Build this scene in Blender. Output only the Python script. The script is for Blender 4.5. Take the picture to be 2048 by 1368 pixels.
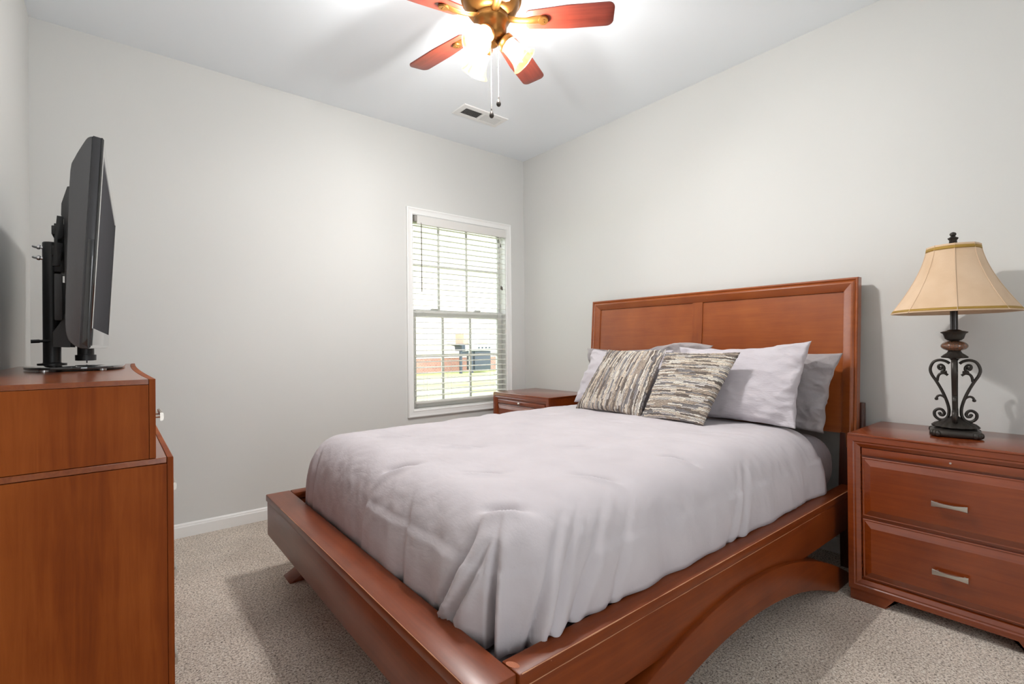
import bpy, bmesh, math, random
from mathutils import Vector, Matrix, noise
random.seed(7)
S = bpy.context.scene
for o in list(bpy.data.objects):
    bpy.data.objects.remove(o)
COL = S.collection

# ------------------------------------------------------------------ camera
H = 1.0932                       # lens height
YAW, PITCH, ROLL, FPX = 0.89060, 0.0030, -0.00945, 985.3
fw = Vector((math.cos(YAW)*math.cos(PITCH), math.sin(YAW)*math.cos(PITCH), math.sin(PITCH)))
rt = Vector((math.sin(YAW), -math.cos(YAW), 0))
up = rt.cross(fw)
r2 = rt*math.cos(ROLL) + up*math.sin(ROLL)
u2 = r2.cross(fw)
cd = bpy.data.cameras.new('camera'); cam = bpy.data.objects.new('camera', cd); COL.objects.link(cam)
cam.matrix_world = Matrix(((r2.x, u2.x, -fw.x, 0), (r2.y, u2.y, -fw.y, 0), (r2.z, u2.z, -fw.z, H), (0, 0, 0, 1)))
cd.sensor_width = 36; cd.lens = FPX/2048*36; cd.clip_start = 0.02
S.camera = cam

# ------------------------------------------------------------------ world, exposure
wd = bpy.data.worlds.new('daylight'); S.world = wd; wd.use_nodes = True
bg = wd.node_tree.nodes['Background']
bg.inputs[0].default_value = (0.94, 0.97, 1.0, 1); bg.inputs[1].default_value = 4.2
S.view_settings.view_transform = 'Standard'; S.view_settings.look = 'None'
S.view_settings.gamma = 1; S.view_settings.use_curve_mapping = False
S.view_settings.exposure = 0.11
BULB_W = 52.0                    # each of the three fan bulbs

# ------------------------------------------------------------------ dimensions of the room
W, D, C, L, NB = 2.897, 3.398, 2.74, -0.32, -2.0     # right wall, back wall, ceiling, left wall, near limit

# ------------------------------------------------------------------ helpers
def srgb(r, g, b):
    f = lambda c: (c/255/12.92 if c/255 <= .04045 else ((c/255+.055)/1.055)**2.4)
    return (f(r), f(g), f(b), 1)

def newmat(name):
    m = bpy.data.materials.new(name); m.use_nodes = True
    return m, m.node_tree, m.node_tree.nodes['Principled BSDF']

def plain(name, col, rough=.5, metal=0, spec=.5, bump=0, bscale=200, coat=0):
    m, t, p = newmat(name)
    p.inputs['Base Color'].default_value = col; p.inputs['Roughness'].default_value = rough
    p.inputs['Metallic'].default_value = metal; p.inputs['Specular IOR Level'].default_value = spec
    p.inputs['Coat Weight'].default_value = coat; p.inputs['Coat Roughness'].default_value = .1
    tc = t.nodes.new('ShaderNodeTexCoord'); n = t.nodes.new('ShaderNodeTexNoise'); n.inputs['Scale'].default_value = bscale
    n.inputs['Detail'].default_value = 4
    t.links.new(tc.outputs['Object'], n.inputs['Vector'])
    if bump:
        b = t.nodes.new('ShaderNodeBump'); b.inputs['Strength'].default_value = bump; b.inputs['Distance'].default_value = .002
        t.links.new(n.outputs['Fac'], b.inputs['Height']); t.links.new(b.outputs['Normal'], p.inputs['Normal'])
    return m

def ramp(t, stops, mode='LINEAR'):
    r = t.nodes.new('ShaderNodeValToRGB'); r.color_ramp.interpolation = mode
    e = r.color_ramp.elements
    while len(e) < len(stops): e.new(.5)
    for i, (p, c) in enumerate(stops): e[i].position = p; e[i].color = c
    return r

def wood(name, base, dark, light, axis='Z', rough=.3, coat=.25, planks=0, grain=1.0, spec=.5):
    m, t, p = newmat(name); N = t.nodes.new; K = t.links.new
    tc = N('ShaderNodeTexCoord'); mp = N('ShaderNodeMapping')
    s = [38, 38, 38]; s['XYZ'.index(axis)] = 2.0
    mp.inputs['Scale'].default_value = s
    K(tc.outputs['Object'], mp.inputs['Vector'])
    n = N('ShaderNodeTexNoise'); n.inputs['Scale'].default_value = 1.6; n.inputs['Detail'].default_value = 7; n.inputs['Roughness'].default_value = .65
    n.inputs['Distortion'].default_value = .5
    K(mp.outputs[0], n.inputs['Vector'])
    n2 = N('ShaderNodeTexNoise'); n2.inputs['Scale'].default_value = 5; n2.inputs['Detail'].default_value = 3
    K(tc.outputs['Object'], n2.inputs['Vector'])
    mx = N('ShaderNodeMath'); mx.operation = 'MULTIPLY_ADD'; mx.inputs[1].default_value = .62*grain; 
    K(n.outputs['Fac'], mx.inputs[0]); 
    m2 = N('ShaderNodeMath'); m2.operation = 'MULTIPLY'; m2.inputs[1].default_value = .45; K(n2.outputs['Fac'], m2.inputs[0]); K(m2.outputs[0], mx.inputs[2])
    src = mx.outputs[0]
    if planks:
        mp2 = N('ShaderNodeMapping'); s2 = [planks]*3; s2['XYZ'.index(axis)] = .15; mp2.inputs['Scale'].default_value = s2
        K(tc.outputs['Object'], mp2.inputs['Vector'])
        n3 = N('ShaderNodeTexNoise'); n3.inputs['Scale'].default_value = 1; n3.inputs['Detail'].default_value = 1.5
        K(mp2.outputs[0], n3.inputs['Vector'])
        m3 = N('ShaderNodeMath'); m3.operation = 'MULTIPLY_ADD'; m3.inputs[1].default_value = 1.1; m3.inputs[2].default_value = -.55
        K(n3.outputs['Fac'], m3.inputs[0])
        ad = N('ShaderNodeMath'); ad.operation = 'ADD'; K(src, ad.inputs[0]); K(m3.outputs[0], ad.inputs[1]); src = ad.outputs[0]
    r = ramp(t, [(.28, dark), (.52, base), (.78, light)])
    K(src, r.inputs[0]); K(r.outputs[0], p.inputs['Base Color'])
    # small pale nicks where the finish has worn
    v = N('ShaderNodeTexVoronoi'); v.inputs['Scale'].default_value = 9; K(tc.outputs['Object'], v.inputs['Vector'])
    lt = N('ShaderNodeMath'); lt.operation = 'LESS_THAN'; lt.inputs[1].default_value = .018; K(v.outputs['Distance'], lt.inputs[0])
    mc = N('ShaderNodeMix'); mc.data_type = 'RGBA'; K(lt.outputs[0], mc.inputs['Factor']); K(r.outputs[0], mc.inputs['A']); mc.inputs['B'].default_value = srgb(176, 120, 84)
    K(mc.outputs['Result'], p.inputs['Base Color'])
    b = N('ShaderNodeBump'); b.inputs['Strength'].default_value = .12; b.inputs['Distance'].default_value = .001
    K(n.outputs['Fac'], b.inputs['Height']); K(b.outputs['Normal'], p.inputs['Normal'])
    p.inputs['Roughness'].default_value = rough; p.inputs['Coat Weight'].default_value = coat; p.inputs['Coat Roughness'].default_value = .18; p.inputs['Specular IOR Level'].default_value = spec
    return m

def cloth(name, col, col2=None, rough=.85, bump=.35, scale=120, stretch=(1, 1, 1), sheen=.15, blot=6, dist=.010):
    m, t, p = newmat(name); N = t.nodes.new; K = t.links.new
    tc = N('ShaderNodeTexCoord'); mp = N('ShaderNodeMapping'); mp.inputs['Scale'].default_value = stretch
    K(tc.outputs['Object'], mp.inputs['Vector'])
    n = N('ShaderNodeTexNoise'); n.inputs['Scale'].default_value = scale; n.inputs['Detail'].default_value = 5; K(mp.outputs[0], n.inputs['Vector'])
    n2 = N('ShaderNodeTexNoise'); n2.inputs['Scale'].default_value = scale*.12; n2.inputs['Detail'].default_value = 6; n2.inputs['Distortion'].default_value = 1.2; K(mp.outputs[0], n2.inputs['Vector'])
    n3 = N('ShaderNodeTexNoise'); n3.inputs['Scale'].default_value = blot; K(tc.outputs['Object'], n3.inputs['Vector'])
    c2 = col2 or tuple(c*.86 for c in col[:3])+(1,)
    r = ramp(t, [(.3, c2), (.65, col)]); K(n3.outputs['Fac'], r.inputs[0]); K(r.outputs[0], p.inputs['Base Color'])
    a = N('ShaderNodeMath'); a.operation = 'MULTIPLY_ADD'; a.inputs[1].default_value = .35; K(n.outputs['Fac'], a.inputs[0]); K(n2.outputs['Fac'], a.inputs[2])
    b = N('ShaderNodeBump'); b.inputs['Strength'].default_value = min(1, bump*1.6); b.inputs['Distance'].default_value = dist
    K(a.outputs[0], b.inputs['Height']); K(b.outputs['Normal'], p.inputs['Normal'])
    p.inputs['Roughness'].default_value = rough; p.inputs['Sheen Weight'].default_value = sheen; p.inputs['Specular IOR Level'].default_value = .2
    return m

def striped(name):
    m, t, p = newmat(name); N = t.nodes.new; K = t.links.new
    def M(op, a, b=None, c=None):
        n = N('ShaderNodeMath'); n.operation = op
        for i, v in enumerate((a, b, c)):
            if v is None: continue
            if isinstance(v, (int, float)): n.inputs[i].default_value = v
            else: K(v, n.inputs[i])
        return n.outputs[0]
    tc = N('ShaderNodeTexCoord'); sp = N('ShaderNodeSeparateXYZ'); K(tc.outputs['UV'], sp.inputs[0])
    nz = N('ShaderNodeTexNoise'); nz.inputs['Scale'].default_value = 16; K(tc.outputs['UV'], nz.inputs['Vector'])
    vv = M('MULTIPLY', sp.outputs[1], 52.0)
    vv = M('ADD', vv, M('MULTIPLY', nz.outputs['Fac'], 1.5))
    row = M('FLOOR', vv)
    w1 = N('ShaderNodeTexWhiteNoise'); w1.noise_dimensions = '1D'; K(row, w1.inputs['W'])
    uu = M('ADD', M('MULTIPLY', sp.outputs[0], 4.5), M('MULTIPLY', w1.outputs['Value'], 9.0))
    cell = M('FLOOR', uu)
    cb = N('ShaderNodeCombineXYZ'); K(row, cb.inputs[0]); K(cell, cb.inputs[1])
    w2 = N('ShaderNodeTexWhiteNoise'); w2.noise_dimensions = '2D'; K(cb.outputs[0], w2.inputs['Vector'])
    r = ramp(t, [(0, srgb(140, 129, 121)), (.16, srgb(204, 188, 172)), (.34, srgb(250, 236, 218)), (.55, srgb(160, 156, 156)), (.70, srgb(226, 219, 213)), (.84, srgb(255, 248, 236))], 'CONSTANT')
    K(w2.outputs['Value'], r.inputs[0])
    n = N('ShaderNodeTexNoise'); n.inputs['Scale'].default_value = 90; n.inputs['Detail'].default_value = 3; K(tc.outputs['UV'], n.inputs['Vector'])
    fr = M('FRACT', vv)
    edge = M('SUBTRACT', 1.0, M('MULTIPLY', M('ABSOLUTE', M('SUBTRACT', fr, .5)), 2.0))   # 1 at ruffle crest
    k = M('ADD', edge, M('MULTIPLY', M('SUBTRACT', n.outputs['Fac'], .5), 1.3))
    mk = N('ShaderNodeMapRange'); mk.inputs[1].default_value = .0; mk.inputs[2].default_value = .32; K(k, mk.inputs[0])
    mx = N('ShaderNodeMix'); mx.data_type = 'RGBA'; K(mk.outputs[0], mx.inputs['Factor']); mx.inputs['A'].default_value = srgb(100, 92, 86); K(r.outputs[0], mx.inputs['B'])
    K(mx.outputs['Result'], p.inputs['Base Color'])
    b = N('ShaderNodeBump'); b.inputs['Strength'].default_value = .9; b.inputs['Distance'].default_value = .006
    K(k, b.inputs['Height']); K(b.outputs['Normal'], p.inputs['Normal'])
    p.inputs['Roughness'].default_value = .95; p.inputs['Specular IOR Level'].default_value = .1
    return m

def carpet_mat():
    m, t, p = newmat('carpet'); N = t.nodes.new; K = t.links.new
    tc = N('ShaderNodeTexCoord')
    n = N('ShaderNodeTexNoise'); n.inputs['Scale'].default_value = 150; n.inputs['Detail'].default_value = 5; n.inputs['Roughness'].default_value = .75; n.inputs['Distortion'].default_value = .6
    K(tc.outputs['Object'], n.inputs['Vector'])
    n2 = N('ShaderNodeTexNoise'); n2.inputs['Scale'].default_value = 2.2; n2.inputs['Detail'].default_value = 3; K(tc.outputs['Object'], n2.inputs['Vector'])
    r = ramp(t, [(.36, srgb(76, 65, 55)), (.455, srgb(200, 184, 168)), (.54, srgb(248, 234, 218)), (.63, srgb(255, 252, 246))]); K(n.outputs['Fac'], r.inputs[0])
    r2 = ramp(t, [(.38, (.80, .79, .78, 1)), (.6, (1, 1, 1, 1))]); K(n2.outputs['Fac'], r2.inputs[0])
    mx = N('ShaderNodeMix'); mx.data_type = 'RGBA'; mx.blend_type = 'MULTIPLY'; mx.inputs['Factor'].default_value = 1
    K(r.outputs[0], mx.inputs['A']); K(r2.outputs[0], mx.inputs['B']); K(mx.outputs['Result'], p.inputs['Base Color'])
    b = N('ShaderNodeBump'); b.inputs['Strength'].default_value = .9; b.inputs['Distance'].default_value = .005
    K(n.outputs['Fac'], b.inputs['Height']); K(b.outputs['Normal'], p.inputs['Normal'])
    p.inputs['Roughness'].default_value = 1; p.inputs['Specular IOR Level'].default_value = .05; p.inputs['Sheen Weight'].default_value = .2
    return m

def box(bm, x0, x1, y0, y1, z0, z1, bev=0, seg=2):
    v = [bm.verts.new(p) for p in ((x0,y0,z0),(x1,y0,z0),(x1,y1,z0),(x0,y1,z0),(x0,y0,z1),(x1,y0,z1),(x1,y1,z1),(x0,y1,z1))]
    f = [bm.faces.new([v[i] for i in q]) for q in ((0,3,2,1),(4,5,6,7),(0,1,5,4),(1,2,6,5),(2,3,7,6),(3,0,4,7))]
    if bev:
        es = list({e for q in f for e in q.edges})
        bmesh.ops.bevel(bm, geom=es, offset=bev, segments=seg, affect='EDGES', profile=.5)
    return bm

def prism(bm, pts, axis, a0, a1, bev=0, seg=2):
    def P(u, v, a):
        return {'X': (a, u, v), 'Y': (u, a, v), 'Z': (u, v, a)}[axis]
    lo = [bm.verts.new(P(u, v, a0)) for u, v in pts]; hi = [bm.verts.new(P(u, v, a1)) for u, v in pts]
    n = len(pts); f = [bm.faces.new(lo), bm.faces.new(hi[::-1])]
    for i in range(n):
        f.append(bm.faces.new((lo[i], hi[i], hi[(i+1) % n], lo[(i+1) % n])))
    bmesh.ops.recalc_face_normals(bm, faces=f)
    if bev:
        es = [e for q in f[:2] for e in q.edges]
        bmesh.ops.bevel(bm, geom=es, offset=bev, segments=seg, affect='EDGES', profile=.5)
    return bm

def lathe(bm, prof, n=32, c=(0, 0, 0), d=(0, 0, 1), cap=True, wob=None):
    d = Vector(d).normalized(); q = d.to_track_quat('Z', 'Y'); c = Vector(c); rings = []
    for k, (r, z) in enumerate(prof):
        ring = []
        for i in range(n):
            a = 2*math.pi*i/n; rr = r*(1 if not wob else wob(a, k))
            ring.append(bm.verts.new(c + q @ Vector((rr*math.cos(a), rr*math.sin(a), z))))
        rings.append(ring)
    fs = []
    for a, b in zip(rings, rings[1:]):
        for i in range(n):
            fs.append(bm.faces.new((a[i], a[(i+1) % n], b[(i+1) % n], b[i])))
    if cap:
        fs.append(bm.faces.new(rings[0][::-1])); fs.append(bm.faces.new(rings[-1]))
    return bm

def tube(bm, pts, r, n=8, flat=1.0, ref=None):
    pts = [Vector(p) for p in pts]; rings = []
    ref = Vector(ref or (0, 0, 1))
    for i, p in enumerate(pts):
        t = (pts[min(i+1, len(pts)-1)] - pts[max(i-1, 0)]).normalized()
        a = ref.cross(t)
        if a.length < 1e-4: a = Vector((1, 0, 0)).cross(t)
        if a.length < 1e-4: a = Vector((0, 1, 0)).cross(t)
        a.normalize(); b = t.cross(a)
        rr = r[i] if isinstance(r, (list, tuple)) else r
        rings.append([bm.verts.new(p + a*rr*flat*math.cos(2*math.pi*k/n) + b*rr*math.sin(2*math.pi*k/n)) for k in range(n)])
    for a, b in zip(rings, rings[1:]):
        for k in range(n): bm.faces.new((a[k], a[(k+1) % n], b[(k+1) % n], b[k]))
    bm.faces.new(rings[0][::-1]); bm.faces.new(rings[-1])
    return bm

def framesweep(bm, u0, u1, v0, v1, prof, P, fill=False):
    """mitred frame: prof = [(inset, height)...] swept round the rectangle; P(u, v, h) -> xyz"""
    rs = []
    for ins, h in prof:
        rs.append([bm.verts.new(P(u, v, h)) for u, v in ((u0+ins, v0+ins), (u1-ins, v0+ins), (u1-ins, v1-ins), (u0+ins, v1-ins))])
    fs = []
    for a, b in zip(rs, rs[1:]):
        for i in range(4): fs.append(bm.faces.new((a[i], a[(i+1) % 4], b[(i+1) % 4], b[i])))
    if fill: fs.append(bm.faces.new(rs[-1]))
    bmesh.ops.recalc_face_normals(bm, faces=fs)
    return bm

def obj(name, bm, mat, parent=None, smooth=35, loc=None):
    me = bpy.data.meshes.new(name); bm.normal_update(); bm.to_mesh(me); bm.free()
    o = bpy.data.objects.new(name, me); COL.objects.link(o)
    if mat: me.materials.append(mat)
    if smooth:
        me.polygons.foreach_set('use_smooth', [True]*len(me.polygons))
        me.set_sharp_from_angle(angle=math.radians(smooth))
    if parent: o.parent = parent
    if loc: o.location = loc
    return o

def thing(name, label, cat, loc=(0, 0, 0), group=None, rz=0):
    o = bpy.data.objects.new(name, None); COL.objects.link(o); o.location = loc; o.rotation_euler = (0, 0, rz)
    o.empty_display_size = .1
    return tag(o, label, cat, group)

def tag(o, label, cat, group=None):
    o['label'] = label; o['category'] = cat
    if group: o['group'] = group
    return o

def struct(name, bm, mat, parent=None, smooth=35):
    o = obj(name, bm, mat, parent, smooth)
    if not parent: o['kind'] = 'structure'
    return o

B = bmesh.new

# ------------------------------------------------------------------ materials
M_wall = plain('wall_paint', srgb(214, 214, 211), .9, spec=.1, bump=.06, bscale=300)
M_ceil = plain('ceiling_paint', srgb(243, 248, 252), .95, spec=.05, bump=.05, bscale=300)
M_trim = plain('trim_paint', srgb(238, 238, 236), .45)
M_carpet = carpet_mat()
M_wood = wood('cherry_wood', srgb(136, 64, 15), srgb(112, 47, 8), srgb(158, 82, 28), 'Z', planks=7, rough=.5, coat=.0, spec=.14)
M_woodY = wood('cherry_wood_across', srgb(128, 60, 27), srgb(102, 43, 15), srgb(150, 79, 42), 'Y', grain=.7, coat=.1, spec=.4, rough=.34)
M_woodX = wood('cherry_wood_along', srgb(124, 56, 17), srgb(99, 40, 9), srgb(145, 75, 31), 'X', grain=.7, coat=.0, spec=.25, rough=.36)
M_top = wood('dresser_top_wood', srgb(136, 64, 15), srgb(112, 47, 8), srgb(158, 82, 28), 'Y', rough=.24, coat=.5, spec=.4)
M_head = wood('headboard_veneer', srgb(156, 82, 33), srgb(132, 62, 22), srgb(174, 102, 48), 'Y', rough=.3, coat=.4, grain=.6)
M_night = wood('nightstand_wood', srgb(136, 60, 18), srgb(112, 44, 9), srgb(156, 78, 30), 'Y', rough=.26, coat=.6, grain=.6, spec=.6)
M_groove = plain('shadow_gap_stain', srgb(46, 20, 12), .6)
M_fanwood = wood('fan_blade_wood', srgb(128, 52, 38), srgb(92, 34, 26), srgb(150, 66, 46), 'X', rough=.35)
M_nickel = plain('brushed_nickel', srgb(200, 196, 188), .32, metal=1, bump=.1, bscale=400)
M_chrome = plain('chrome', srgb(220, 220, 222), .12, metal=1)
M_bronze = plain('fan_bronze', srgb(150, 104, 52), .34, metal=.85, bump=.05, bscale=80)
M_black = plain('black_steel', srgb(28, 28, 30), .38, bump=.1, bscale=500)
M_tv = plain('tv_plastic', srgb(86, 86, 87), .55, bump=.25, bscale=900)
M_tvdark = plain('tv_front_strip', srgb(52, 52, 55), .4, bump=.1, bscale=900)
M_gloss = plain('gloss_black_plastic', srgb(20, 20, 22), .06, coat=1)
M_screen = plain('screen_glass', srgb(66, 66, 69), .8, spec=.02)
M_iron = plain('lamp_iron', srgb(62, 58, 54), .42, metal=.55, bump=.25, bscale=90)
M_comf = cloth('comforter_cotton', srgb(201, 195, 199), srgb(195, 189, 193), bump=.25, scale=170, stretch=(1, .4, 1), sheen=.05, dist=.003)
M_pill = cloth('pillow_cotton', srgb(201, 195, 200), srgb(193, 187, 193), bump=.3, scale=110, stretch=(1, .5, 1.6))
M_sham = cloth('sham_sateen', srgb(166, 158, 158), srgb(148, 143, 146), rough=.5, bump=.35, scale=70, sheen=.3)
M_sheet = cloth('sheet_sateen', srgb(160, 156, 164), srgb(146, 143, 152), rough=.6, bump=.3, scale=70, sheen=.3)
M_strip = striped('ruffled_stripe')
M_shade = cloth('lamp_linen', srgb(222, 194, 164), srgb(212, 182, 150), bump=.12, scale=60, sheen=.1, blot=9)
M_braid = plain('gold_braid', srgb(176, 140, 62), .55, metal=.3, bump=.9, bscale=420)
M_blind = plain('blind_vinyl', srgb(240, 239, 235), .45)
t_ = M_blind.node_tree; q_ = t_.nodes.new('ShaderNodeBsdfTranslucent'); q_.inputs[0].default_value = (.9, .9, .86, 1); mx_ = t_.nodes.new('ShaderNodeMixShader'); mx_.inputs[0].default_value = .35
t_.links.new(t_.nodes['Principled BSDF'].outputs[0], mx_.inputs[1]); t_.links.new(q_.outputs[0], mx_.inputs[2]); t_.links.new(mx_.outputs[0], t_.nodes['Material Output'].inputs[0])
M_valance = plain('valance_vinyl', srgb(222, 220, 216), .5)
M_cord = plain('cord_dark', srgb(92, 86, 78), .6)
M_vinyl = plain('window_vinyl', srgb(232, 232, 230), .4)
M_dark = plain('painted_duct_shade', srgb(24, 24, 25), .9)

def glass_mat():
    m, t, p = newmat('window_glass'); t.nodes.remove(p); N = t.nodes.new
    tr = N('ShaderNodeBsdfTransparent'); tr.inputs[0].default_value = (.97, .98, .98, 1)
    gl = N('ShaderNodeBsdfGlossy'); gl.inputs['Roughness'].default_value = .02
    fr = N('ShaderNodeFresnel'); fr.inputs[0].default_value = 1.3
    mx = N('ShaderNodeMixShader'); t.links.new(fr.outputs[0], mx.inputs[0]); t.links.new(tr.outputs[0], mx.inputs[1]); t.links.new(gl.outputs[0], mx.inputs[2])
    t.links.new(mx.outputs[0], t.nodes['Material Output'].inputs[0]); return m
M_glass = glass_mat()

def lit_glass(name, tint, e0, e1, es, clear):
    m, t, p = newmat(name); N = t.nodes.new; K = t.links.new
    tr = N('ShaderNodeBsdfTransparent'); tr.inputs[0].default_value = tint
    em = N('ShaderNodeEmission'); em.inputs[1].default_value = es
    gl = N('ShaderNodeBsdfGlossy'); gl.inputs['Roughness'].default_value = .15
    tc = N('ShaderNodeTexCoord'); n = N('ShaderNodeTexNoise'); n.inputs['Scale'].default_value = 18; n.inputs['Distortion'].default_value = 1.5; K(tc.outputs['Object'], n.inputs['Vector'])
    r = ramp(t, [(.3, e0), (.65, e1)]); K(n.outputs['Fac'], r.inputs[0]); K(r.outputs[0], em.inputs[0])
    a = N('ShaderNodeMixShader'); a.inputs[0].default_value = clear; K(gl.outputs[0], a.inputs[1]); K(tr.outputs[0], a.inputs[2])
    ad = N('ShaderNodeAddShader'); K(a.outputs[0], ad.inputs[0]); K(em.outputs[0], ad.inputs[1])
    K(ad.outputs[0], t.nodes['Material Output'].inputs[0]); t.nodes.remove(p); return m
M_fanglass = lit_glass('lit_amber_glass', (1, 1, 1, 1), (1, .60, .07, 1), (1, .80, .18, 1), .58, .58)
M_bulb = lit_glass('lit_bulb', (1, 1, 1, 1), (1, .84, .5, 1), (1, .88, .6, 1), 2.6, .97)

# ------------------------------------------------------------------ room shell
T = .12
struct('floor', box(B(), L-T, W+T, NB, D+T, -.1, 0), M_carpet, smooth=0)
struct('ceiling', box(B(), L-T, W+T, NB, D+T, C, C+.1), M_ceil, smooth=0)
struct('wall_right', box(B(), W, W+T, NB, D+T, 0, C), M_wall, smooth=0)
bm = B(); box(bm, L, .30, NB-.1, NB, 0, C); box(bm, 1.08, W, NB-.1, NB, 0, C)     # unseen wall behind the camera, opening added and sized for soft front fill
struct('wall_near', bm, M_wall, smooth=0)
struct('wall_left', box(B(), L-T, L, NB, D+T, 0, C), M_wall, smooth=0)
WX0, WX1, WZ0, WZ1 = 1.778, 2.682, .595, 2.088          # window opening
bm = B()
box(bm, L, WX0, D, D+T, 0, C); box(bm, WX1, W, D, D+T, 0, C); box(bm, WX0, WX1, D, D+T, 0, WZ0); box(bm, WX0, WX1, D, D+T, WZ1, C)
struct('wall_back', bm, M_wall, smooth=0)

def baseboard(name, a, b, P):
    prof = [(0, 0), (.013, 0), (.013, .058), (.010, .066), (.010, .070), (.005, .078), (0, .078)]
    bm = B(); lo = [bm.verts.new(P(a, h, z)) for h, z in prof]; hi = [bm.verts.new(P(b, h, z)) for h, z in prof]
    n = len(prof); bm.faces.new(lo); bm.faces.new(hi[::-1])
    for i in range(n): bm.faces.new((lo[i], hi[i], hi[(i+1) % n], lo[(i+1) % n]))
    bmesh.ops.recalc_face_normals(bm, faces=bm.faces)
    struct(name, bm, M_trim, smooth=0)
baseboard('baseboard_back', L, W, lambda s, h, z: (s, D-h, z))
baseboard('baseboard_right', NB, D-.013, lambda s, h, z: (W-h, s, z))
baseboard('baseboard_left', NB, D-.013, lambda s, h, z: (L+h, s, z))

# ------------------------------------------------------------------ window (structure)
win = bpy.data.objects.new('window_1', None); COL.objects.link(win); win['kind'] = 'structure'; win.location = (2.23, D, .54)
def wpart(name, bm, mat, smooth=35, par=None):
    o = obj(name, bm, mat, None, smooth); o.parent = par or win
    if (par or win) == win: o.location = (-2.23, -D, -.54)
    return o
bm = B()
framesweep(bm, 1.7265, 2.736, .538, 2.139, [(0, 0), (0, .017), (.008, .019), (.016, .014), (.022, .013), (.040, .010), (.045, .012), (.050, .010), (.054, .006), (.054, -.002)], lambda u, v, h: (u, D-h, v))
wpart('casing', bm, M_trim, 25)
bm = B()
framesweep(bm, WX0, WX1, WZ0, WZ1, [(0, -.001), (.003, -.001), (.003, -.105), (0, -.105)], lambda u, v, h: (u, D-h, v))
wpart('jamb', bm, M_trim, 0)
def sash(name, x0, x1, z0, z1, yc, st, rails, muntx, muntz):
    b = B()
    box(b, x0, x0+st, yc-.016, yc+.016, z0, z1, .003); box(b, x1-st, x1, yc-.016, yc+.016, z0, z1, .003)
    box(b, x0+st, x1-st, yc-.016, yc+.016, z0, z0+rails[0], .003); box(b, x0+st, x1-st, yc-.016, yc+.016, z1-rails[1], z1, .003)
    s = wpart(name, b, M_vinyl)
    m = B()
    for x in muntx: box(m, x-.010, x+.010, yc-.006, yc+.006, z0+rails[0], z1-rails[1])
    for z in muntz: box(m, x0+st, x1-st, yc-.0055, yc+.0055, z-.010, z+.010)
    wpart('muntins', m, M_vinyl, 0, s)
    wpart('glass_pane', box(B(), x0+st, x1-st, yc-.002, yc+.002, z0+rails[0], z1-rails[1]), M_glass, 0, s)
    return s
sash('upper_sash', WX0+.004, WX1-.004, 1.318, WZ1-.004, D+.098, .020, (.045, .04), (2.062, 2.334), (1.722,))
ls = sash('lower_sash', WX0+.004, WX1-.004, WZ0+.004, 1.366, D+.066, .05, (.05, .06), (2.078, 2.346), (1.0,))
for x in (2.0, 2.42):
    bm = B(); box(bm, x-.03, x+.03, D+.052, D+.076, 1.3665, 1.378, .004)
    wpart('sash_lock', bm, M_vinyl, 35, ls)

# ------------------------------------------------------------------ window blind
bl = thing('window_blind', 'white two-inch slat blind hanging open in the window, cords at the right', 'blind', (2.23, D+.025, 2.075))
def bpart(name, bm, mat, smooth=35, par=None):
    o = obj(name, bm, mat, par or bl, smooth)
    if not par: o.location = (-2.23, -(D+.025), -2.075)
    return o
bm = B(); prism(bm, [(D-.030, 2.016), (D-.026, 2.012), (D-.022, 2.012), (D-.022, 2.080), (D-.026, 2.080), (D-.030, 2.076)], 'X', 1.806, 2.668)
bpart('valance', bm, M_valance)
bpart('headrail', box(B(), 1.79, 2.672, D-.019, D+.034, 2.034, 2.080, .003), plain('headrail_enamel', srgb(150, 146, 140), .5))
bm = B(); zs = [2.006-.0437*i for i in range(31)]
for i, z in enumerate(zs):
    tilt = .075
    pts = []
    for k in range(7):
        u = -1+2*k/6; pts.append((u*.0245, (1-u*u)*.0022 + u*.0245*tilt))
    top = [(D+.006+u, z+h+.0016) for u, h in pts]; bot = [(D+.006+u, z+h-.0016) for u, h in pts[::-1]]
    prism(bm, top+bot, 'X', 1.793, 2.668)
bpart('slats', bm, M_blind, 40)
bpart('bottom_rail', box(B(), 1.793, 2.668, D-.018, D+.030, .637, .656, .004), M_blind)
for x in (1.885, 2.105, 2.53):
    bm = B()
    for dy in (-.0205, .0325): tube(bm, [(x, D+dy, 2.03), (x, D+dy, .65)], .0007, 5)
    for z in zs: tube(bm, [(x, D-.0205, z-.003), (x, D+.0325, z-.003)], .0006, 4)
    bpart('ladder_cord', bm, M_blind)
bm = B(); tube(bm, [(1.838, D-.036, 2.01), (1.838, D-.036, 1.495)], .0035, 6); tube(bm, [(1.838, D-.036, 2.012), (1.838, D-.03, 2.025)], .002, 5)
bpart('tilt_wand', bm, M_cord)
bm = B(); tube(bm, [(2.590, D-.033, 2.012), (2.600, D-.034, 1.96), (2.606, D-.034, 1.59)], .0014, 5); tube(bm, [(2.596, D-.033, 2.012), (2.607, D-.036, 1.95), (2.616, D-.036, 1.585)], .0012, 5)
cdp = bpart('lift_cord', bm, M_blind)
for x, z in ((2.604, 1.94), (2.606, 1.575), (2.617, 1.57)):
    bm = B(); lathe(bm, [(.002, .018), (.0045, .010), (.006, -.012), (.004, -.016)], 10, (x, D-.034, z)); bpart('tassel', bm, M_cord, 35, cdp)

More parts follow.
